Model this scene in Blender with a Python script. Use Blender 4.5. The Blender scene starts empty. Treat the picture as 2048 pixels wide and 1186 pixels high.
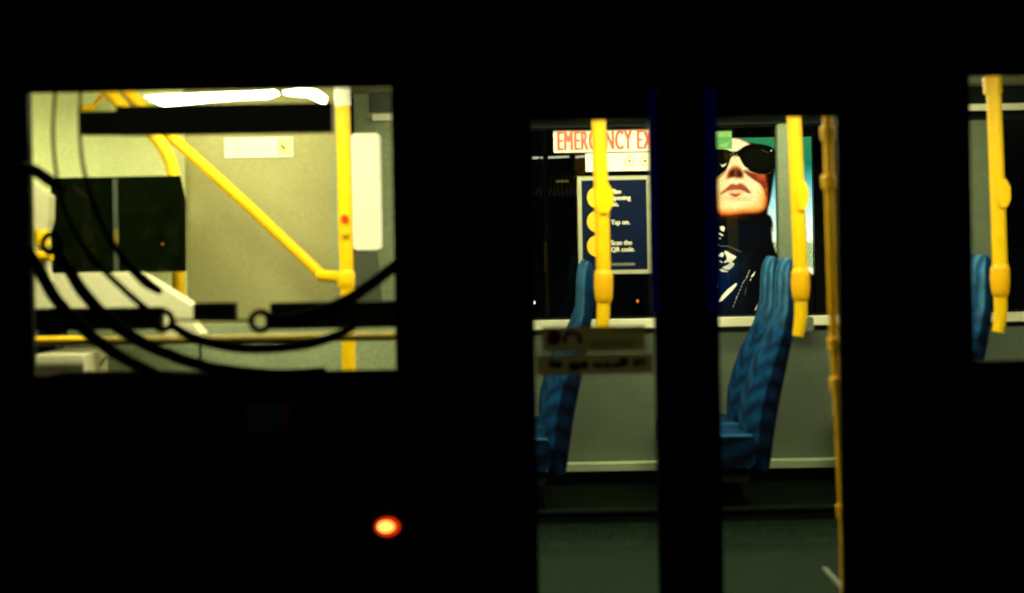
import bpy, math, random
import numpy as np
from mathutils import Vector

random.seed(4)
S = bpy.context.scene
COL = S.collection
PI = math.pi

# ------------------------------------------------------------------ camera, sky, exposure
FPX, HX, HY, CAMZ, ROLL = 3000.0, 1024.0, 450.0, 1.95, math.radians(1.0)
cam = bpy.data.cameras.new('camera')
cam.sensor_width = 36.0
cam.lens = FPX / 2048 * 36
cam.shift_y = -(593 - HY) / 2048
cam.clip_start = .1
cam.clip_end = 500
cam.dof.use_dof = True
cam.dof.focus_distance = 10.3
cam.dof.aperture_fstop = 0.85
co = bpy.data.objects.new('camera', cam)
COL.objects.link(co)
co.location = (0, 0, CAMZ)
co.rotation_euler = (math.radians(90), ROLL, 0)
S.camera = co

W_ = bpy.data.worlds.new('World')
S.world = W_
W_.use_nodes = True
nt = W_.node_tree
bg = nt.nodes['Background']
sky = nt.nodes.new('ShaderNodeTexSky')
sky.sky_type = 'NISHITA'
sky.sun_disc = False
sky.sun_elevation = math.radians(-4)
sky.sun_rotation = math.radians(200)
nt.links.new(sky.outputs[0], bg.inputs[0])
bg.inputs[1].default_value = 0.05

moon = bpy.data.lights.new('moon', 'SUN')
moon.energy = 0.12
moon.angle = math.radians(.5)
moon.color = (.45, .6, 1)
mo = bpy.data.objects.new('moon', moon)
COL.objects.link(mo)
mo.rotation_euler = (math.radians(40), 0, math.radians(-30))

S.view_settings.view_transform = 'Standard'
S.view_settings.look = 'None'
S.view_settings.exposure = 0
S.view_settings.gamma = 1
S.view_settings.use_curve_mapping = False
S.cycles.use_denoising = True
S.cycles.max_bounces = 8
S.cycles.transparent_max_bounces = 16
S.cycles.sample_clamp_indirect = 4

LAMP_COL = (.97, .96, .56)
LAMP_FRONT, LAMP_NEAR, LAMP_AISLE, LAMP_FAR = 19.0, 60.0, 46.0, 46.0

# ------------------------------------------------------------------ where the eye ray of a photo pixel meets depth y
_c, _s = math.cos(ROLL), math.sin(ROLL)
def P(px, py, y):
    u, v = px - HX, py - HY
    return Vector(((u * _c - v * _s) / FPX * y, y, CAMZ - (u * _s + v * _c) / FPX * y))
def X(px, py, y): return P(px, py, y).x
def Z(px, py, y): return P(px, py, y).z
def unP(p):
    u0, v0 = p[0] / p[1] * FPX, (CAMZ - p[2]) / p[1] * FPX
    return HX + u0 * _c + v0 * _s, HY - u0 * _s + v0 * _c
def rect(x0, y0, x1, y1, d):
    xm, ym = (x0 + x1) / 2, (y0 + y1) / 2
    return X(x0, ym, d), X(x1, ym, d), Z(xm, y1, d), Z(xm, y0, d)   # xa, xb, za, zb

# ------------------------------------------------------------------ materials
def lin(c):
    return tuple((v / 255 / 12.92) if v / 255 <= .04045 else ((v / 255 + .055) / 1.055) ** 2.4 for v in c)
def mat(name, col, rough=.6, metal=0., var=.12, scale=14., bump=0., bscale=180., spec=.5, coat=0., speck=0.):
    m = bpy.data.materials.new(name); m.use_nodes = True
    t = m.node_tree; b = t.nodes['Principled BSDF']
    b.inputs['Roughness'].default_value = rough
    b.inputs['Metallic'].default_value = metal
    b.inputs['Specular IOR Level'].default_value = spec
    b.inputs['Coat Weight'].default_value = coat
    tc = t.nodes.new('ShaderNodeTexCoord')
    n = t.nodes.new('ShaderNodeTexNoise'); n.inputs['Scale'].default_value = scale; n.inputs['Detail'].default_value = 6
    t.links.new(tc.outputs['Object'], n.inputs['Vector'])
    r = t.nodes.new('ShaderNodeValToRGB')
    r.color_ramp.elements[0].position = .3; r.color_ramp.elements[1].position = .7
    r.color_ramp.elements[0].color = (*[c * (1 - var) for c in col], 1)
    r.color_ramp.elements[1].color = (*[min(1, c * (1 + var)) for c in col], 1)
    t.links.new(n.outputs['Fac'], r.inputs['Fac'])
    out = r.outputs['Color']
    if speck:                      # fine grained textured laminate
        ns = t.nodes.new('ShaderNodeTexNoise'); ns.inputs['Scale'].default_value = 85; ns.inputs['Detail'].default_value = 2
        t.links.new(tc.outputs['Object'], ns.inputs['Vector'])
        ms = t.nodes.new('ShaderNodeMapRange'); ms.inputs[1].default_value = .3; ms.inputs[2].default_value = .7
        ms.inputs[3].default_value = 1 - speck; ms.inputs[4].default_value = 1 + speck
        t.links.new(ns.outputs['Fac'], ms.inputs[0])
        hv = t.nodes.new('ShaderNodeHueSaturation')
        t.links.new(out, hv.inputs['Color']); t.links.new(ms.outputs[0], hv.inputs['Value'])
        out = hv.outputs[0]
    t.links.new(out, b.inputs['Base Color'])
    if bump:
        n2 = t.nodes.new('ShaderNodeTexNoise'); n2.inputs['Scale'].default_value = bscale; n2.inputs['Detail'].default_value = 3
        t.links.new(tc.outputs['Object'], n2.inputs['Vector'])
        bp = t.nodes.new('ShaderNodeBump'); bp.inputs['Strength'].default_value = bump; bp.inputs['Distance'].default_value = .004
        t.links.new(n2.outputs['Fac'], bp.inputs['Height'])
        t.links.new(bp.outputs['Normal'], b.inputs['Normal'])
    return m
def emit(name, col, strength):
    m = bpy.data.materials.new(name); m.use_nodes = True
    t = m.node_tree; t.nodes.clear()
    o = t.nodes.new('ShaderNodeOutputMaterial'); e = t.nodes.new('ShaderNodeEmission')
    e.inputs[0].default_value = (*col, 1); e.inputs[1].default_value = strength
    t.links.new(e.outputs[0], o.inputs[0])
    return m
def glass(name, tint=(.96, .97, .95), refl=.05, rough=.02):
    m = bpy.data.materials.new(name); m.use_nodes = True
    t = m.node_tree; t.nodes.clear()
    o = t.nodes.new('ShaderNodeOutputMaterial'); mx = t.nodes.new('ShaderNodeMixShader')
    tr = t.nodes.new('ShaderNodeBsdfTransparent'); tr.inputs[0].default_value = (*tint, 1)
    g = t.nodes.new('ShaderNodeBsdfGlossy'); g.inputs['Roughness'].default_value = rough
    lw = t.nodes.new('ShaderNodeFresnel'); lw.inputs[0].default_value = 1.3
    ml = t.nodes.new('ShaderNodeMath'); ml.operation = 'MULTIPLY'; ml.inputs[1].default_value = refl / .02
    t.links.new(lw.outputs[0], ml.inputs[0]); t.links.new(ml.outputs[0], mx.inputs[0])
    t.links.new(tr.outputs[0], mx.inputs[1]); t.links.new(g.outputs[0], mx.inputs[2])
    t.links.new(mx.outputs[0], o.inputs[0])
    return m

M = {}
M['black'] = mat('black_paint', (.0035, .0035, .0035), .5, var=.2, spec=.15)
M['rubber'] = mat('black_rubber', (.006, .006, .006), .85, bump=.2, spec=.1)
M['cable'] = mat('cable_rubber', (.003, .003, .003), .9, spec=.05)
M['blue_trim'] = mat('blue_trim', (.004, .006, .3), .55, spec=.2)
M['yellow'] = mat('yellow_handrail', (.95, .56, .004), .38, var=.05, bump=.08, spec=.25)
M['yellow_sleeve'] = mat('yellow_sleeve', (.92, .47, .004), .38, var=.06, spec=.25)
M['yellow_flat'] = mat('yellow_print', (.9, .52, .01), .5, var=.03)
M['rail_olive'] = mat('dull_olive_rail', (.17, .12, .008), .4, var=.15, bump=.1)
M['yellow_worn'] = mat('worn_yellow_handrail', (.95, .5, .004), .4, var=.06, spec=.3)
M['white'] = mat('white_plastic', (.82, .8, .7), .4, var=.03)
M['cream'] = mat('cream_panel', (.72, .68, .46), .55, var=.05, scale=5, speck=0.1)
M['pale_green'] = mat('pale_green_wall', (.8, .84, .42), .6, var=.05, scale=4, speck=.08)
M['tan'] = mat('tan_partition', (.36, .335, .15), .65, var=.05, scale=5, bump=.15, bscale=90, speck=.09)
M['grey'] = mat('grey_green_panel', (.125, .16, .11), .7, var=.07, scale=5, bump=.2, bscale=120, speck=.15)
M['sage'] = mat('sage_panel', (.28, .33, .2), .65, var=.08, scale=5, speck=0.18)
M['sill'] = mat('cream_sill', (.88, .85, .62), .4, var=.04)
M['ledge_sage'] = mat('ledge_sage', (.52, .6, .4), .5, var=.05)
M['shell'] = mat('pale_shell', (.46, .43, .27), .5, var=.05)
M['pillar'] = mat('sage_pillar', (.12, .15, .09), .7, var=.08, bump=.2, bscale=120, speck=.15)
M['header'] = mat('dark_header', (.005, .011, .01), .75, spec=.1)
M['ceiling'] = mat('ceiling_panel', (.5, .5, .34), .7, var=.05)
M['floor'] = mat('bus_floor', (.009, .018, .0115), .85, var=.35, scale=40, bump=.3, bscale=300, spec=.06, speck=0.35)
M['podium'] = mat('podium_cover', (.0018, .0042, .0018), .9, var=.4, scale=20, bump=.3, spec=.04, speck=0.4)
M['dark'] = mat('dark_plastic', (.006, .007, .004), .7, bump=.2, spec=.08)
M['dark_grey'] = mat('dark_grey_plastic', (.04, .052, .035), .6)
M['step'] = mat('step_edge', (.006, .011, .006), .7, spec=.08)
M['red'] = mat('red_button', (.75, .03, .01), .35)
M['red_ink'] = mat('red_ink', (.86, .085, .045), .6, var=.05)
M['sign_white'] = mat('sign_white', (.82, .79, .62), .5, var=.03)
M['navy_print'] = mat('navy_print', (.0015, .006, .028), .5, var=.2, spec=.08)
M['grey_ink'] = mat('grey_ink', (.12, .13, .1), .6)
M['green_print'] = mat('green_print', (.025, .19, .04), .6, var=.2, scale=30)
M['green_pale'] = mat('green_pale_print', (.13, .27, .09), .6, var=.15, scale=30)
M['tinted'] = mat('tinted_screen', (.002, .004, .0008), .12, var=.4, spec=.1)
M['metal'] = mat('brushed_metal', (.55, .57, .5), .35, metal=.8)
M['asphalt'] = mat('asphalt', (.045, .045, .045), .9, var=.3, scale=60, bump=.5)
M['paving'] = mat('paving', (.14, .13, .12), .9, var=.2, scale=20, bump=.4)
M['brick'] = mat('dark_render', (.035, .033, .03), .9, var=.3, scale=3)
M['slat'] = mat('pale_slats', (.7, .67, .5), .6)
M['border'] = mat('panel_border', (.36, .36, .24), .6)
M['post'] = mat('olive_post', (.16, .15, .04), .6)
M['glass'] = glass('window_glass', refl=.02)
M['far_glass'] = glass('far_window_glass', (.9, .94, .9), refl=.02)
M['lamp_front'] = emit('front_lamp_diffuser', LAMP_COL, LAMP_FRONT)
M['lamp_near'] = emit('near_lamp_diffuser', LAMP_COL, LAMP_NEAR)
M['lamp_far'] = emit('far_lamp_diffuser', LAMP_COL, LAMP_FAR)
M['lamp_aisle'] = emit('aisle_lamp_diffuser', LAMP_COL, LAMP_AISLE)
M['tube_white'] = emit('shop_tube', (1, .95, .75), 1.3)

# a translucent print stuck on the door glass
def translucent(name, col, amount):
    m = bpy.data.materials.new(name); m.use_nodes = True
    t = m.node_tree; t.nodes.clear()
    o = t.nodes.new('ShaderNodeOutputMaterial'); mx = t.nodes.new('ShaderNodeMixShader')
    d = t.nodes.new('ShaderNodeBsdfDiffuse'); d.inputs[0].default_value = (*col, 1)
    tl = t.nodes.new('ShaderNodeBsdfTranslucent'); tl.inputs[0].default_value = (*col, 1)
    mx.inputs[0].default_value = amount
    n = t.nodes.new('ShaderNodeTexNoise'); n.inputs['Scale'].default_value = 12
    hs = t.nodes.new('ShaderNodeHueSaturation'); hs.inputs['Color'].default_value = (*col, 1)
    mr = t.nodes.new('ShaderNodeMapRange'); mr.inputs[3].default_value = .75; mr.inputs[4].default_value = 1.25
    t.links.new(n.outputs['Fac'], mr.inputs[0]); t.links.new(mr.outputs[0], hs.inputs['Value'])
    t.links.new(hs.outputs[0], tl.inputs[0])
    t.links.new(d.outputs[0], mx.inputs[1]); t.links.new(tl.outputs[0], mx.inputs[2])
    t.links.new(mx.outputs[0], o.inputs[0])
    return m
M['decal'] = translucent('door_decal', (.27, .25, .15), .8)
M['decal_ink'] = translucent('door_decal_ink', (.05, .05, .02), .8)
M['decal_red'] = translucent('door_decal_red', (.26, .02, .012), .8)

def fabric(name, dark, light, pale):
    m = bpy.data.materials.new(name); m.use_nodes = True
    t = m.node_tree; b = t.nodes['Principled BSDF']; L = t.links.new
    b.inputs['Roughness'].default_value = .95; b.inputs['Specular IOR Level'].default_value = .08
    b.inputs['Sheen Weight'].default_value = .12; b.inputs['Sheen Roughness'].default_value = .4
    b.inputs['Sheen Tint'].default_value = (*pale, 1)
    tc = t.nodes.new('ShaderNodeTexCoord'); sp = t.nodes.new('ShaderNodeSeparateXYZ')
    nz = t.nodes.new('ShaderNodeTexNoise'); nz.inputs['Scale'].default_value = 45; nz.inputs['Detail'].default_value = 4
    L(tc.outputs['Object'], nz.inputs['Vector']); L(tc.outputs['Object'], sp.inputs[0])
    def mth(op, a, bb=None, v=None):
        n = t.nodes.new('ShaderNodeMath'); n.operation = op
        for i, q in enumerate((a, bb)):
            if q is None: continue
            if isinstance(q, (int, float)): n.inputs[i].default_value = q
            else: L(q, n.inputs[i])
        return n.outputs[0]
    across = mth('ADD', sp.outputs['Y'], mth('MULTIPLY', sp.outputs['X'], .5))
    zig = mth('PINGPONG', across, .1)
    h = mth('ADD', mth('ADD', sp.outputs['Z'], mth('MULTIPLY', zig, .9)), mth('MULTIPLY', nz.outputs['Fac'], .075))
    st = mth('PINGPONG', h, .058)
    fac = mth('MULTIPLY', st, 1 / .058)
    r = t.nodes.new('ShaderNodeValToRGB'); e = r.color_ramp.elements
    e[0].position = .18; e[0].color = (*dark, 1); e[1].position = .85; e[1].color = (*light, 1)
    L(fac, r.inputs['Fac'])
    # upper back woven in upright bands, paler tone painted in for lamp light
    band = mth('PINGPONG', mth('ADD', across, .01), .085)
    r2 = t.nodes.new('ShaderNodeValToRGB'); e = r2.color_ramp.elements
    e[0].position = .2; e[0].color = (*light, 1); e[1].position = .8; e[1].color = (*pale, 1)
    L(mth('ADD', mth('MULTIPLY', band, 1 / .085), mth('MULTIPLY', mth('SUBTRACT', nz.outputs['Fac'], .5), .8)), r2.inputs['Fac'])
    mr = t.nodes.new('ShaderNodeMapRange'); mr.inputs[1].default_value = .88; mr.inputs[2].default_value = 1.08
    L(sp.outputs['Z'], mr.inputs[0])
    mx = t.nodes.new('ShaderNodeMix'); mx.data_type = 'RGBA'
    L(mr.outputs[0], mx.inputs[0]); L(r.outputs[0], mx.inputs[6]); L(r2.outputs[0], mx.inputs[7])
    n3 = t.nodes.new('ShaderNodeTexNoise'); n3.inputs['Scale'].default_value = 16; n3.inputs['Detail'].default_value = 5; n3.inputs['Roughness'].default_value = .75
    L(tc.outputs['Object'], n3.inputs['Vector'])
    m3 = t.nodes.new('ShaderNodeMapRange'); m3.inputs[1].default_value = .35; m3.inputs[2].default_value = .65; m3.inputs[3].default_value = .62; m3.inputs[4].default_value = 1.45
    L(n3.outputs['Fac'], m3.inputs[0])
    hs = t.nodes.new('ShaderNodeHueSaturation'); L(mx.outputs[2], hs.inputs['Color']); L(m3.outputs[0], hs.inputs['Value'])
    L(hs.outputs[0], b.inputs['Base Color'])
    bp = t.nodes.new('ShaderNodeBump'); bp.inputs['Strength'].default_value = .5; bp.inputs['Distance'].default_value = .006
    L(nz.outputs['Fac'], bp.inputs['Height']); L(bp.outputs['Normal'], b.inputs['Normal'])
    return m
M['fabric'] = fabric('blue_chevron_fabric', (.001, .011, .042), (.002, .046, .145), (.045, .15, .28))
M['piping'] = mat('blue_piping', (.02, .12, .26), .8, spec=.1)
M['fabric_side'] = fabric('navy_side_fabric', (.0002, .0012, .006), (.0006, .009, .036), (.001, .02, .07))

# ------------------------------------------------------------------ mesh helpers
class MB:
    def __init__(s): s.v, s.f, s.m = [], [], []
    def frame(s, ox0, ox1, oz0, oz1, ix0, ix1, iz0, iz1, y0, y1):
        o = [(ox0, oz0), (ox1, oz0), (ox1, oz1), (ox0, oz1)]; q = [(ix0, iz0), (ix1, iz0), (ix1, iz1), (ix0, iz1)]
        vs = [(a, y, b) for y in (y0, y1) for ring in (o, q) for a, b in ring]
        fs = []
        for i in range(4):
            j = (i + 1) % 4
            fs += [(i, j, 4 + j, 4 + i), (8 + j, 8 + i, 12 + i, 12 + j), (j, i, 8 + i, 8 + j), (4 + i, 4 + j, 12 + j, 12 + i)]
        s.add(vs, fs); return s
    def add(s, vs, fs, mi=0):
        b = len(s.v); s.v += [tuple(v) for v in vs]
        for f in fs: s.f.append(tuple(i + b for i in f)); s.m.append(mi)
    def box(s, x0, x1, y0, y1, z0, z1, mi=0, bev=0.):
        x0, x1 = min(x0, x1), max(x0, x1); y0, y1 = min(y0, y1), max(y0, y1); z0, z1 = min(z0, z1), max(z0, z1)
        bev = min(bev, (x1 - x0) * .45, (y1 - y0) * .45, (z1 - z0) * .45)
        if bev <= 0:
            s.add([(x0, y0, z0), (x1, y0, z0), (x1, y1, z0), (x0, y1, z0), (x0, y0, z1), (x1, y0, z1), (x1, y1, z1), (x0, y1, z1)],
                  [(0, 3, 2, 1), (4, 5, 6, 7), (0, 1, 5, 4), (1, 2, 6, 5), (2, 3, 7, 6), (3, 0, 4, 7)], mi)
        else:
            s.prism(rrect(x0, x1, z0, z1, bev), y0, y1, mi)
        return s
    def prism(s, poly, y0, y1, mi=0):          # outline in x, z pushed through y
        n = len(poly)
        ar = sum(poly[i][0] * poly[(i + 1) % n][1] - poly[(i + 1) % n][0] * poly[i][1] for i in range(n))
        if ar < 0: poly = poly[::-1]
        vs = [(p[0], y0, p[1]) for p in poly] + [(p[0], y1, p[1]) for p in poly]
        fs = [tuple(range(n)), tuple(range(2 * n - 1, n - 1, -1))]
        fs += [(i, i + n, (i + 1) % n + n, (i + 1) % n) for i in range(n)]
        s.add(vs, fs, mi); return s
    def tube(s, pts, rad, n=14, mi=0, smooth=0):
        pts = [Vector(p) for p in pts]
        if not hasattr(rad, '__len__'): rad = [rad] * len(pts)
        if smooth: pts, rad = catmull(pts, rad, smooth)
        up = None; rings = []
        for i, p in enumerate(pts):
            t = (pts[min(i + 1, len(pts) - 1)] - pts[max(i - 1, 0)]).normalized()
            if up is None:
                up = Vector((0, 1, 0)) if abs(t.y) < .9 else Vector((1, 0, 0))
            a = t.cross(up).normalized(); up = a.cross(t).normalized()
            rings.append([p + (a * math.cos(2 * PI * k / n) + up * math.sin(2 * PI * k / n)) * rad[i] for k in range(n)])
        vs = [v for r in rings for v in r]; fs = []
        for i in range(len(rings) - 1):
            for k in range(n):
                fs.append((i * n + k, i * n + (k + 1) % n, (i + 1) * n + (k + 1) % n, (i + 1) * n + k))
        fs.append(tuple(range(n - 1, -1, -1))); fs.append(tuple(range(len(vs) - n, len(vs))))
        s.add(vs, fs, mi); return s
    def ring(s, c, R, r, n=24, k=10):           # torus facing y
        vs = []; fs = []
        for i in range(n):
            a = 2 * PI * i / n
            for j in range(k):
                b = 2 * PI * j / k
                q = R + r * math.cos(b)
                vs.append((c[0] + q * math.cos(a), c[1] + r * math.sin(b), c[2] + q * math.sin(a)))
        for i in range(n):
            for j in range(k):
                fs.append((i * k + j, i * k + (j + 1) % k, ((i + 1) % n) * k + (j + 1) % k, ((i + 1) % n) * k + j))
        s.add(vs, fs); return s
    def disc(s, c, r, th, n=28, mi=0, rz=None):  # round plate facing -y
        return s.prism([(c[0] + r * math.cos(2 * PI * i / n), c[2] + (rz or r) * math.sin(2 * PI * i / n)) for i in range(n)], c[1], c[1] + th, mi)
    def ball(s, c, rx, ry, rz, n=16, k=10, mi=0):
        vs = [(c[0], c[1], c[2] + rz)]; fs = []
        for j in range(1, k):
            t = PI * j / k
            for i in range(n):
                a = 2 * PI * i / n
                vs.append((c[0] + rx * math.sin(t) * math.cos(a), c[1] + ry * math.sin(t) * math.sin(a), c[2] + rz * math.cos(t)))
        vs.append((c[0], c[1], c[2] - rz))
        for i in range(n): fs.append((0, 1 + i, 1 + (i + 1) % n))
        for j in range(k - 2):
            for i in range(n):
                a = 1 + j * n + i; b = 1 + j * n + (i + 1) % n
                fs.append((a, a + n, b + n, b))
        l = len(vs) - 1
        for i in range(n): fs.append((l, 1 + (k - 2) * n + (i + 1) % n, 1 + (k - 2) * n + i))
        s.add(vs, fs, mi); return s
    def build(s, name, m, parent=None, smooth=False, origin=None):
        me = bpy.data.meshes.new(name)
        o3 = Vector(origin) if origin is not None else Vector((0, 0, 0))
        me.from_pydata([tuple(Vector(v) - o3) for v in s.v], [], s.f); me.update()
        for q in (m if isinstance(m, (list, tuple)) else [m]): me.materials.append(q)
        me.polygons.foreach_set('material_index', s.m)
        if smooth:
            me.polygons.foreach_set('use_smooth', [True] * len(me.polygons))
            try: me.set_sharp_from_angle(angle=math.radians(42))
            except Exception: pass
        o = bpy.data.objects.new(name, me); COL.objects.link(o)
        o.location = o3
        if parent is not None:
            o.parent = parent
            w = Vector((0, 0, 0)); q = parent
            while q is not None: w += q.location; q = q.parent
            o.location = o3 - w
        return o
def catmull(pts, rad, k):
    P_, R_ = [], []
    n = len(pts)
    for i in range(n - 1):
        a, b, c, d = pts[max(i - 1, 0)], pts[i], pts[i + 1], pts[min(i + 2, n - 1)]
        for j in range(k):
            t = j / k
            P_.append(.5 * ((2 * b) + (c - a) * t + (2 * a - 5 * b + 4 * c - d) * t * t + (3 * b - a - 3 * c + d) * t ** 3))
            R_.append(rad[i] * (1 - t) + rad[i + 1] * t)
    P_.append(pts[-1]); R_.append(rad[-1])
    return P_, R_
def rrect(x0, x1, z0, z1, r, n=5):
    out = []
    for cx, cz, a0 in ((x1 - r, z0 + r, -PI / 2), (x1 - r, z1 - r, 0), (x0 + r, z1 - r, PI / 2), (x0 + r, z0 + r, PI)):
        for i in range(n + 1):
            a = a0 + PI / 2 * i / n
            out.append((cx + r * math.cos(a), cz + r * math.sin(a)))
    return out
def ppoly(pp, d): return [(X(a, b, d), Z(a, b, d)) for a, b in pp]
def tag(o, label, cat, group=None):
    o['label'] = label; o['category'] = cat
    if group: o['group'] = group
    return o
def thing(name, loc, label, cat, group=None):
    o = bpy.data.objects.new(name, None); COL.objects.link(o); o.location = loc; o.empty_display_size = .1
    return tag(o, label, cat, group)
def struct(o): o['kind'] = 'structure'; return o
def text(name, body, x, y, z, h, m, parent, sx=1., bold=0., spc=1.):
    cu = bpy.data.curves.new(name, 'FONT'); cu.body = body; cu.size = 1; cu.space_character = spc
    tmp = bpy.data.objects.new(name, cu); COL.objects.link(tmp)
    bpy.context.view_layer.update()
    me = bpy.data.meshes.new_from_object(tmp)
    bpy.data.objects.remove(tmp)
    cap = .69
    mb = MB()
    for i, dx in enumerate([bold * h * q / 2 for q in (-2, -1, 0, 1, 2)] if bold else (0,)):
        mb.add([(x + dx + v.co.x * h / cap * sx, y - i * .0002, z + v.co.y * h / cap) for v in me.vertices], [tuple(p.vertices) for p in me.polygons])
    return mb.build(name, m, parent)

# ------------------------------------------------------------------ ground, street
GZ, FZ = 0.0, 0.35
road = struct(MB().box(-60, 60, -20, 8.75, -.3, GZ).build('road', M['asphalt']))
pav = struct(MB().box(-60, 60, 8.75, 60, -.3, .13).build('pavement', M['paving']))
kerb = struct(MB().box(-60, 60, 8.62, 8.745, -.2, .134).build('kerb', M['slat']))

# ------------------------------------------------------------------ the bus
NY, FY = 6.0, 8.4          # near side outer face, far side inner face
bus = thing('bus', (0, 6, 0), 'black bus standing at night with its lit interior showing through windows and doors', 'bus')
BX0, BX1, ROOF = -4.6, 5.6, 2.95
WL = rect(60, 178, 787, 747, NY)           # left window
DR = rect(1052, 237, 1682, 1186, NY)       # door opening
WR = rect(1943, 152, 2500, 722, NY)
WR = (WR[0], WR[0] + 1.6, Z(2000, 722, NY), Z(2000, 150, NY))
SILLZ, FLOORZ = .3, FZ
nw = dict(y0=NY, y1=NY + .06)
def near(name, x0, x1, z0, z1, m='black'):
    return MB().box(x0, x1, NY, NY + .06, z0, z1).build(name, M[m], bus)
DX0, DX1, DZ1 = DR[0] - .02, DR[1] + .03, DR[3] + .03
TOPZ = max(WL[3], WR[3]) + .035
near('lower_panel', BX0, DX0 - .002, .3, WL[2] - .03)
near('lower_panel', DX1 + .002, BX1, .3, WL[2] - .03)
near('upper_panel', BX0, BX1, TOPZ, ROOF)
near('pillar', BX0, WL[0] - .03, WL[2] - .028, TOPZ - .002)
near('pillar', WL[1] + .03, DX0 - .002, WL[2] - .028, TOPZ - .002)
near('pillar', DX1 + .002, WR[0] - .03, WL[2] - .028, TOPZ - .002)
near('pillar', WR[1] + .03, BX1, WL[2] - .028, TOPZ - .002)
near('door_header', DX0, DX1, DZ1, TOPZ - .002)
near('door_step', DX0, DX1, .3, FZ - .002)
MB().box(BX0, BX1, NY, FY + .1, ROOF + .002, ROOF + .1, bev=.045).build('roof', M['black'], bus)
MB().box(BX0 - .06, BX0 - .002, NY, FY + .1, .3, ROOF, bev=.02).build('front_panel', M['black'], bus)
MB().box(BX1 + .002, BX1 + .06, NY, FY + .1, .3, ROOF, bev=.02).build('rear_panel', M['black'], bus)
MB().box(BX0, BX1, NY + .062, FY + .05, 2.68, 2.72).build('ceiling', M['ceiling'], bus)
MB().box(BX0, BX1, NY + .062, 7.498, .27, FZ).build('floor', M['floor'], bus)
cv = MB()
prof_c = [(7.4 + .1 * math.sin(a), FZ + .101 - .1 * math.cos(a)) for a in [PI / 2 * i / 10 for i in range(11)]]
vs = []
for xx in (BX0 + .01, BX1 - .01): vs += [(xx, y, z) for y, z in prof_c] + [(xx, 7.4995, FZ + .001)]
k_ = len(prof_c) + 1
cv.add(vs, [tuple(range(k_)), tuple(range(2 * k_ - 1, k_ - 1, -1))] + [(i, i + k_, (i + 1) % k_ + k_, (i + 1) % k_) for i in range(k_)])
pod = MB().box(BX0, BX1, 7.5, FY - .002, .27, FZ + .155).build('podium', M['podium'], bus)
cv.build('cove', M['floor'], pod, True)
MB().box(-.4, BX1, 7.488, 7.51, FZ + .156, FZ + .172, bev=.005).build('step_edge', M['step'], pod)
# far side: lower panel, heater ledge, sill, header, pillars, panes
SZ0, SZ1 = Z(1180, 657, 8.38), Z(1180, 640, 8.38)
def far(name, x0, x1, y0, y1, z0, z1, m, parent=bus, bev=0.):
    return MB().box(x0, x1, y0, y1, z0, z1, bev=bev).build(name, M[m], parent)
fx0 = -.52
far('side_panel', fx0, BX1, FY, FY + .1, .3, SZ0 - .002, 'grey')
far('sill', fx0, BX1, FY - .05, FY + .1, SZ0, SZ1, 'sill', bev=.008)
LZ0, LZ1 = Z(1220, 942, 8.3), Z(1220, 928, 8.3)
far('heater_ledge', fx0, BX1, FY - .1, FY - .003, LZ0, LZ1, 'ledge_sage', bev=.006)
HZ = Z(1180, 254, 8.4)
far('window_header', fx0, BX1, FY, FY + .1, HZ, ROOF, 'header')
RLZ = Z(2020, 213, 8.3)
far('luggage_rail', fx0, BX1, 8.28, 8.33, RLZ - .02, RLZ + .016, 'sill', bev=.012)
for k, px in enumerate((1580, 1962)):
    xm = X(px, 400, 8.36)
    w = .062 if k == 0 else .055
    far('window_pillar', xm - w, xm + w, FY - .035, FY + .06, SZ1 + .002, HZ - .002, 'pillar', bev=.014)
xp = [fx0, X(1580, 400, 8.36), X(1962, 400, 8.36), BX1]
for a, b in zip(xp[:-1], xp[1:]):
    w = MB()
    w.frame(a + .058, b - .058, SZ1 + .001, HZ - .001, a + .064, b - .064, SZ1 + .012, HZ - .012, FY + .03, FY + .05)
    fr = w.build('window', M['rubber'], bus)
    MB().box(a + .06, b - .06, FY + .062, FY + .067, SZ1 + .003, HZ - .003).build('glass', M['far_glass'], fr)
# near windows
def window(r, name='window'):
    x0, x1, z0, z1 = r
    w = MB(); t = .06
    w.frame(x0 - t, x1 + t, z0 - t, z1 + t, x0, x1, z0, z1, NY - .004, NY + .05)
    f = w.build(name, M['rubber'], bus)
    MB().box(x0, x1, NY + .02, NY + .025, z0, z1).build('glass', M['glass'], f)
    return f
wl = window(WL); window(WR)
bumps = [(96, 760), (100, 750), (130, 744), (300, 741), (500, 745), (645, 737), (655, 752), (660, 760)]
MB().prism(ppoly(bumps, 6.04), 6.03, 6.06).build('gasket_lip', M['rubber'], wl)
# doors: two leaves meeting at a broad dark post
def door_leaf(x0, x1, gx0, gx1):
    d = MB()
    z0, z1 = FZ + .003, DZ1 - .003
    d.frame(x0, x1, z0, z1, gx0, gx1, z0 + .05, DR[3], NY + .004, NY + .05)
    o = d.build('door', M['black'], bus)
    MB().box(gx0, gx1, NY + .022, NY + .027, z0 + .05, DR[3]).build('glass', M['glass'], o)
    return o
g = [X(1069, 640, NY), X(1310, 640, NY), X(1439, 640, NY), X(1681, 640, NY)]
xm = X(1372, 640, NY)
d1 = door_leaf(DX0 + .003, xm - .003, g[0], g[1])
d2 = door_leaf(xm + .003, DX1 - .003, g[2], g[3])
for par, a, b in ((d1, 1299, 1316), (d2, 1410, 1436)):
    r = rect(a, 176, b, 625, NY - .03)
    MB().box(r[0], r[1], NY - .045, NY + .002, r[2], r[3], bev=.006).build('edge_trim', M['blue_trim'], par)
MB().tube([P(1316, 178, 5.98), P(1316, 190, 5.98)], .003).build('hinge_pin', M['metal'], d1)
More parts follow.
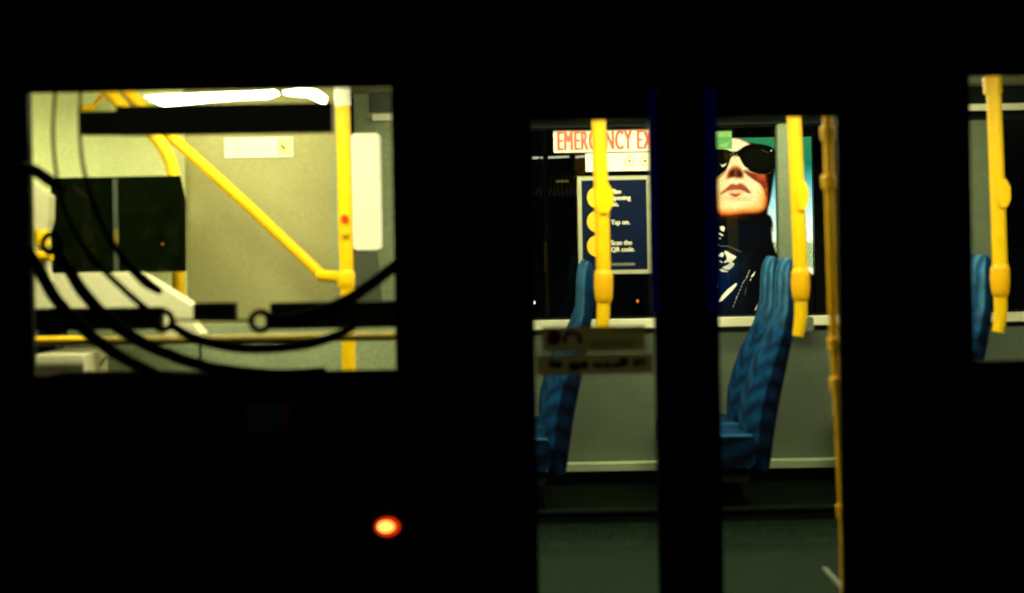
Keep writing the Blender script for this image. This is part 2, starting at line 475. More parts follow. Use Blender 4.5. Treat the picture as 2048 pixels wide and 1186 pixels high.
MB().frame(DX0 - .03, DX1 + .03, FZ + .002, DZ1 + .03, DX0 + .012, DX1 - .012, FZ + .004, DZ1 - .012, NY + .062, NY + .075).build('door_light_stop', M['rubber'], bus)  # added behind the door edges to stop lamp light leaking through gaps
MB().box(DX0 - .06, DX1 + .06, NY + .076, NY + .09, DZ1 - .01, 2.67).build('header_light_stop', M['rubber'], bus)  # unseen backing that keeps lamp glare out of the header gap
MB().box(BX0, BX1, NY + .0615, NY + .0755, TOPZ - .012, 2.67).build('roof_light_stop', M['rubber'], bus)  # unseen strip added to block light leaks along the window tops
MB().box(xm - .02, xm + .02, NY + .052, NY + .07, FZ + .01, DZ1 - .013).build('door_light_stop', M['rubber'], bus)  # added to block light between the two leaves
# wheels ahead of and behind the picture
for wx in (-3.3, 3.9):
    w = MB()
    prof = [(.3, 0), (.44, .01), (.48, .05), (.48, .23), (.44, .27)]
    n = 28; vs = []; fs = []
    for r, yy in prof:
        for i in range(n): vs.append((wx + r * math.cos(2 * PI * i / n), NY + .03 + yy, .48 + r * math.sin(2 * PI * i / n)))
    for j in range(len(prof) - 1):
        for i in range(n): fs.append((j * n + i, j * n + (i + 1) % n, (j + 1) * n + (i + 1) % n, (j + 1) * n + i))
    w.add(vs, fs)
    wo = w.build('wheel', M['rubber'], bus, True)
    MB().disc((wx, NY + .05, .48), .3, .05).build('hub', M['dark_grey'], wo)
# marker lamp and faint sticker on the flank under the left window
c = P(774, 1055, 5.97)
lamp = MB().ball((c.x, 5.985, c.z), .05, .025, .037).build('side_marker_lamp', emit('marker_lens', (.85, .035, .0), 1.0), bus, True)
lamp['label'] = 'glowing red and yellow marker lamp on the black flank'
MB().ball((c.x - .004, 5.965, c.z + .004), .033, .012, .022).build('bulb', emit('marker_bulb', (1, .55, .09), 2.2), lamp, True)
r = rect(493, 800, 580, 864, 5.99)
st = MB().box(r[0], r[1], 5.994, 5.9985, r[2], r[3], bev=.006).build('flank_sticker', M['dark_grey'], None)
tag(st, 'dim square sticker low on the black bus side under the left window', 'sticker')
q = MB()
arc = [P(600 + 28 * math.cos(a), 832 + 30 * math.sin(a), 5.992) for a in [PI * (.75 + .08 * i) for i in range(10)]]
q.tube(arc, .012, 8)
tag(q.build('flank_emblem', mat('dull_red', (.3, .014, .006), .8, spec=.05), None), 'dim red arc emblem beside the square sticker on the bus side', 'emblem')

# ------------------------------------------------------------------ lamps of the interior
def lamp_strip(name, poly, y0, y1, m, label):
    cx = sum(p[0] for p in poly) / len(poly); cz = sum(p[1] for p in poly) / len(poly)
    t = thing(name, (cx, y0, cz), label, 'ceiling light', 'ceiling lights of the bus')
    MB().prism(poly, y0, y1).build('diffuser', m, t)
    zt = max(p[1] for p in poly)
    MB().box(min(p[0] for p in poly) - .02, max(p[0] for p in poly) + .02, y0 - .01, y1 + .01, max(zt + .002, 2.655), 2.678).build('housing', M['white'], t)
    return t
LY = 7.2
fl = lamp_strip('ceiling_light', ppoly([(288, 193), (330, 189), (420, 186), (520, 182), (549, 180), (552, 186), (530, 194), (470, 196), (420, 200), (380, 204), (318, 209)], LY), LY, LY + .1, M['lamp_front'], 'glaring white ceiling light along the top of the left window')
MB().prism(ppoly([(566, 182), (600, 177), (632, 179), (649, 190), (647, 204), (637, 203), (612, 191), (585, 188), (567, 187)], LY), LY, LY + .1).build('diffuser', M['lamp_front'], fl)
lamp_strip('ceiling_light', [(-.15, 2.64), (1.9, 2.64), (1.9, 2.665), (-.15, 2.665)], 6.62, 6.74, M['lamp_aisle'], 'unseen ceiling light above the aisle behind the door header')  # unseen strip, set to light the near side of the poles
lamp_strip('ceiling_light', [(-2.4, 2.64), (-.3, 2.64), (-.3, 2.665), (-2.4, 2.665)], 6.3, 6.42, M['lamp_near'], 'unseen ceiling light just inside the top edge of the left window')  # hidden by the window top; added to brighten pole and walls
lamp_strip('ceiling_light', [(-.1, 2.64), (2.25, 2.64), (2.25, 2.665), (-.1, 2.665)], 7.86, 7.96, M['lamp_far'], 'unseen ceiling light above the seats and far window signs')  # added out of sight to brighten sill, signs and seats
lamp_strip('ceiling_light', [(2.05, 2.64), (4.2, 2.64), (4.2, 2.665), (2.05, 2.665)], 6.2, 6.32, M['lamp_aisle'], 'unseen ceiling light above the right window, rearmost one')  # added beyond view to light the right stanchion

# ------------------------------------------------------------------ left window: front of the saloon
# pale front wall (curved), tan partition, sage side wall
wv = MB()
pts = [(X(40, 400, 7.3), 7.3), (X(70, 400, 7.45), 7.45), (X(120, 400, 7.58), 7.58), (X(200, 400, 7.62), 7.62), (X(368, 400, 7.63), 7.63)]
vs = [];
for x, y in pts: vs += [(x, y, .3), (x, y, 2.679)]
for x, y in reversed(pts): vs += [(x, y + .05, .3), (x, y + .05, 2.679)]
n = len(vs) // 2
wv.add(vs, [(2 * i, 2 * ((i + 1) % n), 2 * ((i + 1) % n) + 1, 2 * i + 1) for i in range(n)])
wv.build('front_lining', M['pale_green'], bus)
r = rect(366, 180, 692, 740, 7.7)
partition = MB().box(r[0], r[1], 7.7, 7.74, .51, 2.679, bev=.008).build('partition_panel', M['tan'], None)
tag(partition, 'tan partition panel behind the diagonal yellow rail in the left window', 'partition')
MB().box(X(668, 400, 7.68), X(694, 400, 7.68), 7.66, 7.695, .5, Z(680, 305, 7.68), bev=.01).build('edge_post', M['sage'], partition)
far('side_lining', r[1] + .004, fx0 - .003, 8.15, 8.2, .3, 2.679, 'sage')
far('lining_rail', X(744, 232, 8.1), X(792, 232, 8.1), 8.1, 8.148, Z(765, 241, 8.1), Z(765, 228, 8.1), 'sill', bev=.01)
far('lining_patch', X(738, 200, 8.14), X(790, 200, 8.14), 8.135, 8.149, Z(765, 224, 8.14), Z(765, 176, 8.14), 'dark_grey')
# white ticket cabinet with its dark base
t = thing('cabinet', P(732, 610, 7.5), 'bright white upright cabinet right of the yellow pole in the left window', 'cabinet')
r = rect(704, 266, 760, 500, 7.5)
MB().box(r[0], r[1], 7.5, 7.62, r[2], r[3], bev=.02).build('cover', M['white'], t)
MB().prism(ppoly([(708, 503), (752, 505), (762, 610), (708, 610)], 7.5), 7.5, 7.6).build('foot', M['dark_grey'], t)
# notice on the partition
r = rect(449, 275, 586, 315, 7.69)
t = thing('notice', ((r[0] + r[1]) / 2, 7.69, r[2]), 'white safety notice with small print high on the tan partition', 'sticker')
MB().box(r[0], r[1], 7.692, 7.698, r[2], r[3], bev=.012).build('plate', M['white'], t)
w_, h_ = r[1] - r[0], r[3] - r[2]
ink = MB()
ink.box(r[0] + w_ * .08, r[0] + w_ * .28, 7.6905, 7.6915, r[3] - h_ * .36, r[3] - h_ * .24)
for k, (a, b) in enumerate(((.08, .2), (.36, .68), (.08, .25), (.32, .62))):
    z = r[3] - h_ * (.54 if k < 2 else .74)
    ink.box(r[0] + w_ * a, r[0] + w_ * b, 7.6905, 7.6915, z, z + h_ * .06)
ink.build('small_print', M['slat'], t)['kind'] = 'stuff'
MB().box(r[0] + w_ * .78, r[0] + w_ * .97, 7.6905, 7.6915, r[2] + h_ * .1, r[3] - h_ * .1).build('pictogram_field', mat('pale_yellow', (.85, .72, .3), .5), t)
MB().prism([(r[0] + w_ * .81, r[2] + h_ * .6), (r[0] + w_ * .84, r[2] + h_ * .66), (r[0] + w_ * .9, r[2] + h_ * .4), (r[0] + w_ * .86, r[2] + h_ * .36)], 7.689, 7.6902).build('pictogram', M['grey_ink'], t)
# black sign box across the top
t = thing('sign_box', P(420, 268, 6.2), 'long black sign box across the top of the left window', 'sign box')
MB().prism(ppoly([(232, 212), (664, 205), (664, 264), (232, 270)], 6.15), 6.15, 6.24).build('casing', M['black'], t)
MB().prism(ppoly([(160, 223), (231, 222), (231, 269), (160, 269)], 6.15), 6.152, 6.23).build('end_casing', M['rubber'], t)
# tinted screen and its upright
t = thing('tinted_screen', P(235, 545, 7.25), 'dark tinted screen in front of the pale wall in the left window', 'screen')
MB().prism(ppoly([(101, 356), (360, 351), (371, 400), (372, 543), (104, 550)], 7.25), 7.25, 7.265).build('pane', M['tinted'], t)
MB().box(X(227, 450, 7.24), X(236, 450, 7.24), 7.235, 7.248, Z(232, 546, 7.24), Z(232, 356, 7.24)).build('mullion', M['dark_grey'], t)
MB().box(X(229, 480, 7.23), X(237, 480, 7.23), 7.228, 7.234, Z(232, 486, 7.23), Z(232, 458, 7.23)).build('yellow_reflection', M['rail_olive'], t)  # yellow reflection on the screen, modelled as a small strip
MB().ball(P(325, 488, 7.24), .004, .004, .004).build('indicator_light', emit('led', (1, .3, .03), 1.2), t)
# cream cowl below it
t = MB().prism(ppoly([(55, 550), (272, 545), (300, 560), (384, 612), (386, 650), (402, 668), (402, 682), (332, 682), (322, 616), (55, 616)], 6.95), 6.95, 7.1).build('cowl', M['cream'], None)
tag(t, 'cream sloping cowl under the dark tinted screen', 'cowl')
# dark ledges
for k, (a, b, z0, z1, y, lab) in enumerate(((56, 322, 661, 617, 6.14, 'black ledge at the left end under the cream cowl'),
                                            (386, 470, 640, 606, 6.14, 'short dark ledge just right of the cream cowl'),
                                            (540, 800, 657, 604, 6.14, 'long dark ledge behind the black cable ring at the right'))):
    r = rect(a, z1, b, z0, y)
    tag(MB().box(r[0], r[1], y, y + .06, r[2], r[3], bev=.006).build('ledge', M['dark'], None), lab, 'ledge', 'dark ledges in the left window')
# lower lining
r = rect(40, 650, 820, 800, 7.35)
lp = far('lower_lining', r[0], r[1], 7.35, 7.39, .51, r[3], 'sage')
MB().box(X(60, 720, 6.92), X(166, 720, 6.92), 6.92, 7.345, Z(110, 790, 6.92), Z(110, 711, 6.92), bev=.01).build('locker', M['cream'], lp)
MB().tube([P(170, 752, 7.2), P(195, 735, 7.2), P(214, 712, 7.2)], .008, smooth=4).build('hose', M['cream'], lp, True)
MB().box(X(398, 700, 7.34), X(403, 700, 7.34), 7.342, 7.349, .51, r[3] - .01).build('seam', M['dark_grey'], lp)

def rail(name, pts, rad, label, m='yellow', smooth=0, cat='handrail', group='yellow handrails in the left window'):
    t = thing(name, pts[-1], label, cat, group)
    MB().tube(pts, rad, smooth=smooth).build('tube', M[m], t, True)
    return t
t = rail('handrail', [P(195, 165, 7.4), P(216, 182, 7.4), P(262, 232, 7.4), P(306, 268, 7.4), P(332, 305, 7.4), P(347, 352, 7.4), P(352, 440, 7.4), P(356, 545, 7.4), P(358, 592, 7.4)],
         .031, 'yellow handrail bending from the top left down behind the tinted screen', smooth=6)
MB().tube([P(358, 592, 7.4), P(358, 612, 7.4)], .045).build('foot_collar', M['white'], t, True)
t = rail('handrail', [P(238, 165, 7.5), P(258, 186, 7.5), P(345, 275, 7.5), P(500, 415, 7.5), P(645, 552, 7.5)], .028,
         'long diagonal yellow handrail across the tan partition')
MB().tube([P(640, 551, 7.45), P(690, 556, 7.3)], .03).build('elbow', M['yellow'], t, True)
t = rail('grab_bracket', [P(160, 216, 7.5), P(188, 214, 7.5)], .018, 'small yellow bracket at the top left above the sign box', smooth=0, cat='bracket')
MB().tube([P(186, 214, 7.5), P(214, 180, 7.5)], .012).build('stay', M['yellow_worn'], t, True)
# upright pole with red stop button
t = rail('pole', [P(684, 170, 7.16), P(687, 260, 7.16), P(691, 480, 7.16), P(696, 640, 7.16), P(698, 770, 7.16), P(699, 900, 7.16)], .034,
         'thick upright yellow pole with a red button near the cabinet', cat='pole')
MB().tube([P(684, 168, 7.16), P(686, 212, 7.16)], .0375).build('top_glare', M['white'], t, True)  # lamp glare on the pole top, modelled as a white tube
MB().tube([P(691, 540, 7.16), P(692, 548, 7.16), P(692, 570, 7.16), P(692, 577, 7.16)], [.036, .043, .043, .036]).build('joint', M['yellow'], t, True)
b = MB().box(X(680, 450, 7.09), X(699, 450, 7.09), 7.1, 7.13, Z(690, 470, 7.09), Z(690, 426, 7.09), bev=.012).build('stop_button', M['yellow_worn'], t)
MB().disc((X(689, 437, 7.08), 7.085, Z(689, 437, 7.08)), .017, .014).build('button', M['red'], b)
# low rail across
rail('handrail', [P(58, 682, 6.85), P(420, 678, 6.85), P(800, 671, 6.85)], .022, 'level dull olive rail running low across the left window', m='rail_olive')
MB_l = MB().tube([P(60, 680, 6.81), P(182, 678.5, 6.81)], .0155)  # highlight on the rail's left end, modelled as a separate bright tube
tag(MB_l.build('rail_highlight', M['yellow'], None, True), 'bright orange highlight on the left end of the low rail', 'sleeve')
# pale upright with yellow cuffs at the left edge
t = thing('pale_arm', P(90, 560, 6.9), 'pale arm with two yellow cuffs at the far left of the left window', 'arm')
MB().prism(ppoly([(56, 364), (66, 366), (97, 392), (96, 440), (90, 462), (76, 462), (64, 430), (58, 410)], 6.9), 6.9, 7.0).build('shell', M['shell'], t)
MB().tube([P(84, 455, 6.95), P(86, 500, 6.95), P(100, 565, 6.95)], .02, smooth=3).build('stem', M['cream'], t, True)
MB().tube([P(83, 460, 6.9), P(86, 492, 6.9)], .033).build('cuff', M['yellow'], t, True)
MB().tube([P(72, 511, 6.9), P(104, 511, 6.9)], .024).build('cuff', M['yellow'], t, True)
# black cables in front of the left window
def cable(pts, r, label, ring=None, smooth=8):
    pts3 = [P(a, b, 5.92 + (.03 if i in (0, len(pts) - 1) else 0)) for i, (a, b) in enumerate(pts)]
    t = thing('cable', pts3[0], label, 'cable', 'black cables across the left window')
    k = FPX / 5.92 * 2
    MB().tube(pts3, [q / k for q in r] if hasattr(r, '__len__') else r / k, 10, smooth=smooth).build('strand', M['cable'], t, True)
    if ring:
        c = P(ring[0], ring[1], 5.92)
        MB().ring(c, 37 / k, 13 / k).build('eyelet', M['cable'], t, True)
cable([(112, 165), (106, 260), (112, 340), (130, 420), (180, 510), (260, 590), (312, 632)], [6, 7, 7, 9, 12, 13, 13], 'thin black cable curving down to the left eyelet', (326, 641))
cable([(162, 165), (160, 270), (170, 350), (200, 440), (245, 515), (290, 562), (322, 584)], [6, 7, 8, 12, 15, 22, 14], 'thin black cable thickening at its lower end below the tinted screen')
cable([(343, 650), (390, 677), (462, 694), (529, 697), (613, 689), (668, 673), (709, 654)], [16, 20, 21, 21, 20, 19, 15], 'thick black cable sagging low from the left eyelet to the pole')
cable([(534, 642), (590, 638), (650, 622), (696, 599), (740, 570), (800, 524)], [20, 27, 27, 25, 23, 23], 'thick black cable rising right from the middle eyelet', (521, 642))
cable([(108, 494), (135, 535), (167, 585), (223, 645), (279, 682), (334, 708), (390, 727), (446, 740), (557, 749), (652, 743)], [20, 25, 26, 26, 25, 24, 24, 24, 22, 18], 'thick black cable falling from the upper left eyelet along the bottom edge', (104, 487))
cable([(44, 478), (70, 524), (111, 597), (167, 658), (223, 702), (278, 733), (340, 762)], [18, 24, 26, 26, 25, 24, 22], 'thick black cable lowest at the left corner of the window')
cable([(340, 640), (420, 640), (505, 641)], [6, 5, 6], 'thin level black cable between the two lower eyelets', smooth=2)
cable([(44, 332), (70, 342), (100, 362), (128, 380)], [20, 24, 24, 14], 'short black cable end above the pale arm')

# ------------------------------------------------------------------ stanchions by the seats
def stanchion(top, joint, low, y, label, button, extra=None, cat='pole'):
    t = thing('stanchion', P(*low[-1], y), label, cat, 'yellow stanchions rising from the seats')
    r = .036
    pts = [P(top[0] - (joint[0] - top[0]) * .35, top[1] - 110, y)] + [P(*top, y), P((top[0] + joint[0]) / 2 + 1, (top[1] + joint[1]) / 2, y), P(joint[0], joint[1] - 30, y)]
    MB().tube(pts, r, smooth=3).build('tube', M['yellow'], t, True)
    a = (joint[0], joint[1])
    MB().tube([P(a[0] - .5, a[1] - 34, y), P(a[0], a[1] - 24, y), P(a[0], a[1], y), P(a[0] + .5, a[1] + 22, y), P(a[0] + .5, a[1] + 32, y)], [r, .045, .047, .042, .033], smooth=3).build('sleeve', M['yellow_sleeve'], t, True)
    MB().tube([P(a[0] + .5, a[1] + 26, y)] + [P(*q, y) for q in low], [.032] * len(low) + [.028], smooth=4).build('lower_handle', M['yellow'], t, True)
    if extra: MB().tube([P(*extra[0], y), P(*extra[1], y)], .045).build('top_collar', M['yellow'], t, True)
    bx, by, bw, bh = button
    xa, xb, za, zb = rect(bx - bw, by - bh, bx + bw, by + bh, y - .02)
    ww = (xb - xa)
    pl = [(xa, za + .3 * (zb - za)), (xa, zb - .3 * (zb - za)), (xa + .22 * ww, zb), (xb - .3 * ww, zb), (xb, zb - .28 * (zb - za)), (xb, za + .3 * (zb - za)), (xb - .3 * ww, za), (xa + .22 * ww, za)]
    b = MB().prism(pl, y - .05, y + .05).build('stop_button', M['yellow'], t)
    return t
SY = 7.36
stanchion((1197, 237), (1207, 574), [(1207, 610), (1206, 640), (1204, 690)], SY, 'yellow stanchion in front of the navy tap on panel', (1208, 396, 18, 30))
stanchion((1588, 232), (1601, 570), [(1602, 610), (1601, 640), (1596, 672)], SY, 'yellow stanchion right of the woman on the poster', (1603, 391, 12, 29))
stanchion((1986, 150), (2000, 562), [(2001, 600), (2001, 630), (1996, 664)], SY, 'yellow stanchion with a thick top collar in the right window', (2004, 387, 13, 28), extra=((1984, 154), (1986, 187)))
# door handrail
t = thing('door_handrail', P(1690, 1140, 6.13), 'dull orange handrail with clamps inside the right door leaf', 'handrail')
MB().tube([P(1655, 225, 6.13), P(1659, 400, 6.13), P(1666, 650, 6.13), P(1676, 850, 6.13), P(1684, 1030, 6.13), P(1687, 1190, 6.13)], [.02, .019, .017, .015, .013, .011], smooth=3).build('tube', M['yellow_worn'], t, True)
for px, py, rr in ((1657, 266, .033), (1659, 363, .033), (1669, 688, .028), (1672, 768, .026), (1684, 1022, .021)):
    MB().tube([P(px - 1, py - 13, 6.13), P(px - 1, py - 12, 6.13), P(px + 1, py + 13, 6.13), P(px + 1, py + 14, 6.13)], [rr * .85, rr, rr, rr * .85], 20).build('clamp', M['yellow_worn'], t, True)
    MB().box(X(px + 3, py, 6.13), X(px + 19, py, 6.13), 6.12, 6.15, Z(px, py + 6, 6.13), Z(px, py - 6, 6.13), bev=.004).build('bracket', M['yellow_worn'], t)

# ------------------------------------------------------------------ seats
def backrest(wy, t0=.05):
    # rings of a rounded slab up a leaning S curve; local origin on the podium under the cushion rear, seat faces -x
    zz = [.2, .27, .36, .45, .55, .64, .7, .76, .82, .88, .94, 1.0, 1.06, 1.12, 1.17, 1.2, 1.225, 1.243, 1.25]
    fx = np.interp(zz, [.2, .36, .51, .64, .76, .86, 1.0, 1.1, 1.17, 1.21, 1.24, 1.25], [.01, 0, .017, .054, .092, .13, .158, .163, .166, .174, .19, .2])
    bx = np.interp(zz, [.2, .26, .5, .81, 1.0, 1.1, 1.17, 1.21, 1.24, 1.25], [.07, .08, .118, .186, .218, .23, .236, .232, .216, .206])
    prof = [(z, (f + b) / 2) for z, f, b in zip(zz, fx, bx)]
    th = [(b - f) / 2 for f, b in zip(fx, bx)]
    bump = np.interp(zz, [.3, .5, .75, 1.0], [.04, .075, .07, .0])
    wd = [.2, .212, .218, .22, .222, .222, .222, .221, .219, .216, .213, .21, .206, .2, .19, .18, .165, .145, .12]
    vs = []; fs = []; mi = []; n = 28
    for (z, x), t, w, bm in zip(prof, th, wd, bump):
        for i in range(n):
            a = 2 * PI * i / n
            ca, sa = math.cos(a), math.sin(a)
            e = .42
            vs.append((x + t * math.copysign(abs(ca) ** e, ca) - bm * (1 - min(1, abs(sa) ** (2 * e))) * (1 if ca < 0 else 0), w * wy / .22 * math.copysign(abs(sa) ** e, sa), z))
    mb = MB()
    k = len(prof)
    mb.v = vs
    for j in range(k - 1):
        for i in range(n):
            a = 2 * PI * (i + .5) / n
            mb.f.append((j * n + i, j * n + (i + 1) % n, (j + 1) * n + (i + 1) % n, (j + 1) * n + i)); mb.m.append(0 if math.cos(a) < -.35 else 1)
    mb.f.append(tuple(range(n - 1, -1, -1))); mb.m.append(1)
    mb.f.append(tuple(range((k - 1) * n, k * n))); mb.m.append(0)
    return mb
def make_seat():
    t = thing('passenger_chair', (0, 0, 0), '', 'bus seat', 'blue patterned bus seats')
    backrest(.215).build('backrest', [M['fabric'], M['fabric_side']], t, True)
    c = MB()
    pl = rrect(-.42, -.005, .22, .382, .045)
    c.prism(pl, -.212, .212)
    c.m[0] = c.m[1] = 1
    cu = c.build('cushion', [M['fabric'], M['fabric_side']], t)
    MB().tube([(-.4, -.208, .374), (-.2, -.21, .379), (-.02, -.21, .379)], .006, 8).build('piping', M['piping'], cu, True)
    MB().box(-.36, -.03, -.19, .19, .15, .218, bev=.02).build('seat_pan', M['dark'], t)
    MB().prism([(-.22, .148), (-.08, .148), (-.02, 0), (-.2, 0)], -.06, .06).build('pedestal', M['dark'], t)
    return t
def copy_tree(o, parent=None):
    c = o.copy(); COL.objects.link(c)
    if parent is not None: c.parent = parent
    for ch in list(o.children): copy_tree(ch, c)
    return c
PZ = FZ + .157
seat0 = make_seat()
rows = ((1.193, 'centre'), (.18, 'left'), (2.17, 'right'))
labels = {('centre', 0): 'blue chevron seat nearest the door in the row under the woman poster',
          ('centre', 1): 'blue chevron seat by the far window in the row under the woman poster',
          ('left', 0): 'blue seat nearest the door behind the faded door stickers',
          ('left', 1): 'blue seat by the far window below the navy tap on panel',
          ('right', 0): 'blue seat nearest the aisle below the right window pole',
          ('right', 1): 'blue seat against the far pillar in the right window'}
first = True
for x, nm in rows:
    for k, yy in enumerate((7.42 + .217, 7.868 + .217)):
        o = seat0 if first else copy_tree(seat0)
        first = False
        o.location = (x, yy, PZ)
        o['label'] = labels[(nm, k)]
o = copy_tree(seat0); o.location = (X(66, 470, 7.3) - .02, 7.45, .55 + .2); o['label'] = 'sliver of dark teal seat at the extreme left of the left window'
# floor strip by the door
a, b = P(1640, 1148, 6.9), P(1692, 1190, 6.5)
x0 = (a.x + b.x) / 2
tag(MB().prism([(x0 - .012, FZ + .001), (x0 + .012, FZ + .001), (x0 + .009, FZ + .009), (x0 - .009, FZ + .009)], 6.3, 6.87).build('floor_strip', M['metal'], None),
    'pale metal strip on the bus floor at the bottom right of the door', 'floor strip')
# bracket on the sill behind the centre stanchion
tag(MB().box(X(1606, 648, 8.3), X(1626, 648, 8.3), 8.28, 8.345, Z(1615, 662, 8.3), Z(1615, 634, 8.3), bev=.012).build('sill_bracket', M['grey'], None),
    'small grey bracket on the cream sill beside the centre stanchion', 'bracket')

# ------------------------------------------------------------------ signs on the far glass
GY = FY + .058
def plate(px0, py0, px1, py1, y, m, name, parent, bev=.01, th=.004):
    r = rect(px0, py0, px1, py1, y)
    return MB().box(r[0], r[1], y, y + th, r[2], r[3], bev=bev).build(name, m, parent), r
t = thing('emergency_exit_sign', P(1230, 304, GY), 'white sign with red EMERGENCY EXIT lettering at the top of the far window', 'sign')
_, r = plate(1107, 255, 1392, 303, GY, M['sign_white'], 'plate', t)
tx = text('lettering', 'EMERGENCY EXIT', X(1114, 285, GY - .002), GY - .002, Z(1230, 299, GY), .107, M['red_ink'], t, .435, .04, 1.13)
t = thing('exit_instruction_sticker', P(1240, 342, GY), 'white instruction sticker with two yellow dials under the red lettering', 'sticker')
_, r = plate(1171, 306, 1303, 342, GY, M['sign_white'], 'plate', t)
for px in (1259, 1290):
    c = P(px, 322, GY - .002)
    d = MB().ring((c.x, c.y, c.z), .026, .003, k=6).build('dial', M['yellow_flat'], t)
    MB().disc((c.x, c.y - .001, c.z), .009, .001).build('knob', M['grey_ink'], d)
ink = MB()
for py in (312, 318, 326):
    ink.box(X(1220, py, GY), X(1243, py, GY), GY - .001, GY - .0003, Z(1230, py + 1.5, GY), Z(1230, py, GY))
ink.build('small_print', M['slat'], t)['kind'] = 'stuff'
t = thing('tap_on_panel', P(1230, 548, GY), 'navy information panel with white border and three yellow discs', 'information panel')
_, r = plate(1156, 352, 1302, 548, GY, M['navy_print'], 'plate', t)
bd = MB(); w_ = .0225
x0, x1, z0, z1 = r
bd.frame(x0, x1, z0, z1, x0 + w_, x1 - w_, z0 + w_, z1 - w_, GY - .004, GY - .0005)
bd.build('border', M['border'], t)
for py in (395, 443, 492):
    c = P(1196, py, GY - .003); MB().disc((c.x, c.y, c.z), .062, .002, 36).build('disc', M['yellow_flat'], t)
for body, py, h in (('Plan', 387.5, .026), ('opening', 400, .026), ('on.', 412.5, .026), ('Tap on.', 449, .026), ('Scan the', 490, .026), ('QR code.', 503.5, .026)):
    text('lettering', body, X(1222, py, GY - .003), GY - .003, Z(1222, py, GY), h, M['sign_white'], t, .92, .05)
MB().box(X(1222, 528, GY), X(1270, 528, GY), GY - .003, GY - .001, Z(1245, 531, GY), Z(1245, 526, GY)).build('footer_line', M['grey_ink'], t)
t = thing('green_exit_sign', P(1449, 297, GY), 'small green exit sign overlapping the forehead of the woman poster', 'sign')
_, r = plate(1420, 262, 1464, 298, GY, M['green_print'], 'plate', t)
MB().box(r[0] + .01, r[1] - .004, GY - .002, GY - .0005, r[3] - .034, r[3] - .006).build('top_band', M['green_pale'], t)
MB().prism([(r[0] + .02, r[2] + .012), (r[1] - .03, r[2] + .012), (r[1] - .008, r[2] + .045), (r[1] - .05, r[2] + .03)], GY - .002, GY - .0005).build('arrow', M['green_pale'], t)
# faded stickers on the door glass
DG = NY + .0205
t = thing('door_sticker', P(1188, 703, DG), 'dim sticker with a red disc and a dark ring on the left door glass', 'sticker')
_, r = plate(1084, 653, 1291, 703, DG - .002, M['decal'], 'film', t, .008, .001)
c = P(1108, 675, DG - .004); MB().disc((c.x, c.y, c.z), .03, .001, rz=.034).build('red_disc', M['decal_red'], t)
c = P(1145, 680, DG - .004)
MB().tube([(c.x + .031 * math.cos(a), c.y, c.z + .031 * math.sin(a)) for a in [PI * (-.15 + 1.3 * i / 16) for i in range(17)]], .0085, 6).build('dark_ring', M['decal_ink'], t)
ink = MB()
for py, a, b in ((660, 1222, 1278), (682, 1180, 1280), (690, 1180, 1265)):
    ink.box(X(a, py, DG), X(b, py, DG), DG - .004, DG - .0032, Z(1240, py + 3, DG), Z(1240, py, DG))
ink.build('small_print', M['decal_ink'], t)['kind'] = 'stuff'
t = thing('door_sticker', P(1188, 749, DG), 'dim long sticker of dark words on the left door glass under the first', 'sticker')
_, r = plate(1073, 708, 1307, 749, DG - .002, M['decal'], 'film', t, .004, .001)
ink = MB()
for a, b, p0, p1 in ((1098, 1104, 716, 736), (1105, 1124, 722, 736), (1138, 1158, 724, 742), (1159, 1176, 722, 738), (1184, 1204, 725, 736), (1206, 1222, 725, 736), (1224, 1240, 725, 735), (1238, 1256, 715, 733), (1266, 1278, 717, 734), (1280, 1290, 716, 732)):
    x0, x1, z0, z1 = rect(a, p0, b, p1, DG)
    ink.prism(rrect(x0, x1, z0, z1, .006, 3), DG - .004, DG - .0032)
ink.build('dark_words', M['decal_ink'], t)['kind'] = 'stuff'

# ------------------------------------------------------------------ advertising panel on the pavement beyond the bus
AY = 10.4
ax0, ax1 = X(1318, 420, AY), X(1626, 420, AY)
az1, az0 = Z(1540, 274, AY), .62
ad = thing('advertising_panel', ((ax0 + ax1) / 2, AY, .13), 'backlit advertising panel showing a woman in big sunglasses beyond the bus', 'advertising panel')
fr = MB()
fr.frame(ax0 - .07, ax1 + .07, .45, az1 + .09, ax0 - .001, ax1 + .001, az0 - .001, az1 + .001, AY - .03, AY + .12)
fr.build('frame', M['black'], ad)
MB().box(ax0, ax1, AY + .03, AY + .1, az0, az1).build('light_box', M['dark'], ad)
for x in (ax0 + .12, ax1 - .2): MB().box(x, x + .08, AY, AY + .08, .13, .449).build('leg', M['black'], ad)

def sd_poly(px, py, poly):
    d = np.full(px.shape, 1e9); sgn = np.ones(px.shape)
    n = len(poly)
    for i in range(n):
        ax, ay = poly[i]; bx, by = poly[i - 1]
        ex, ey = bx - ax, by - ay
        wx, wy = px - ax, py - ay
        t = np.clip((wx * ex + wy * ey) / (ex * ex + ey * ey + 1e-9), 0, 1)
        d = np.minimum(d, (wx - ex * t) ** 2 + (wy - ey * t) ** 2)
        c1 = py >= ay; c2 = py < by; c3 = ex * wy > ey * wx
        sgn = np.where((c1 & c2 & c3) | (~c1 & ~c2 & ~c3), -sgn, sgn)
    return sgn * np.sqrt(d)
def smooth_poly(pts, k=5):
    n = len(pts); out = []
    for i in range(n):
        a, b, c, d = [np.array(pts[(i + q) % n], float) for q in (-1, 0, 1, 2)]
        for j in range(k):
            t = j / k
            out.append(tuple(.5 * ((2 * b) + (c - a) * t + (2 * a - 5 * b + 4 * c - d) * t * t + (3 * b - a - 3 * c + d) * t ** 3)))
    return out
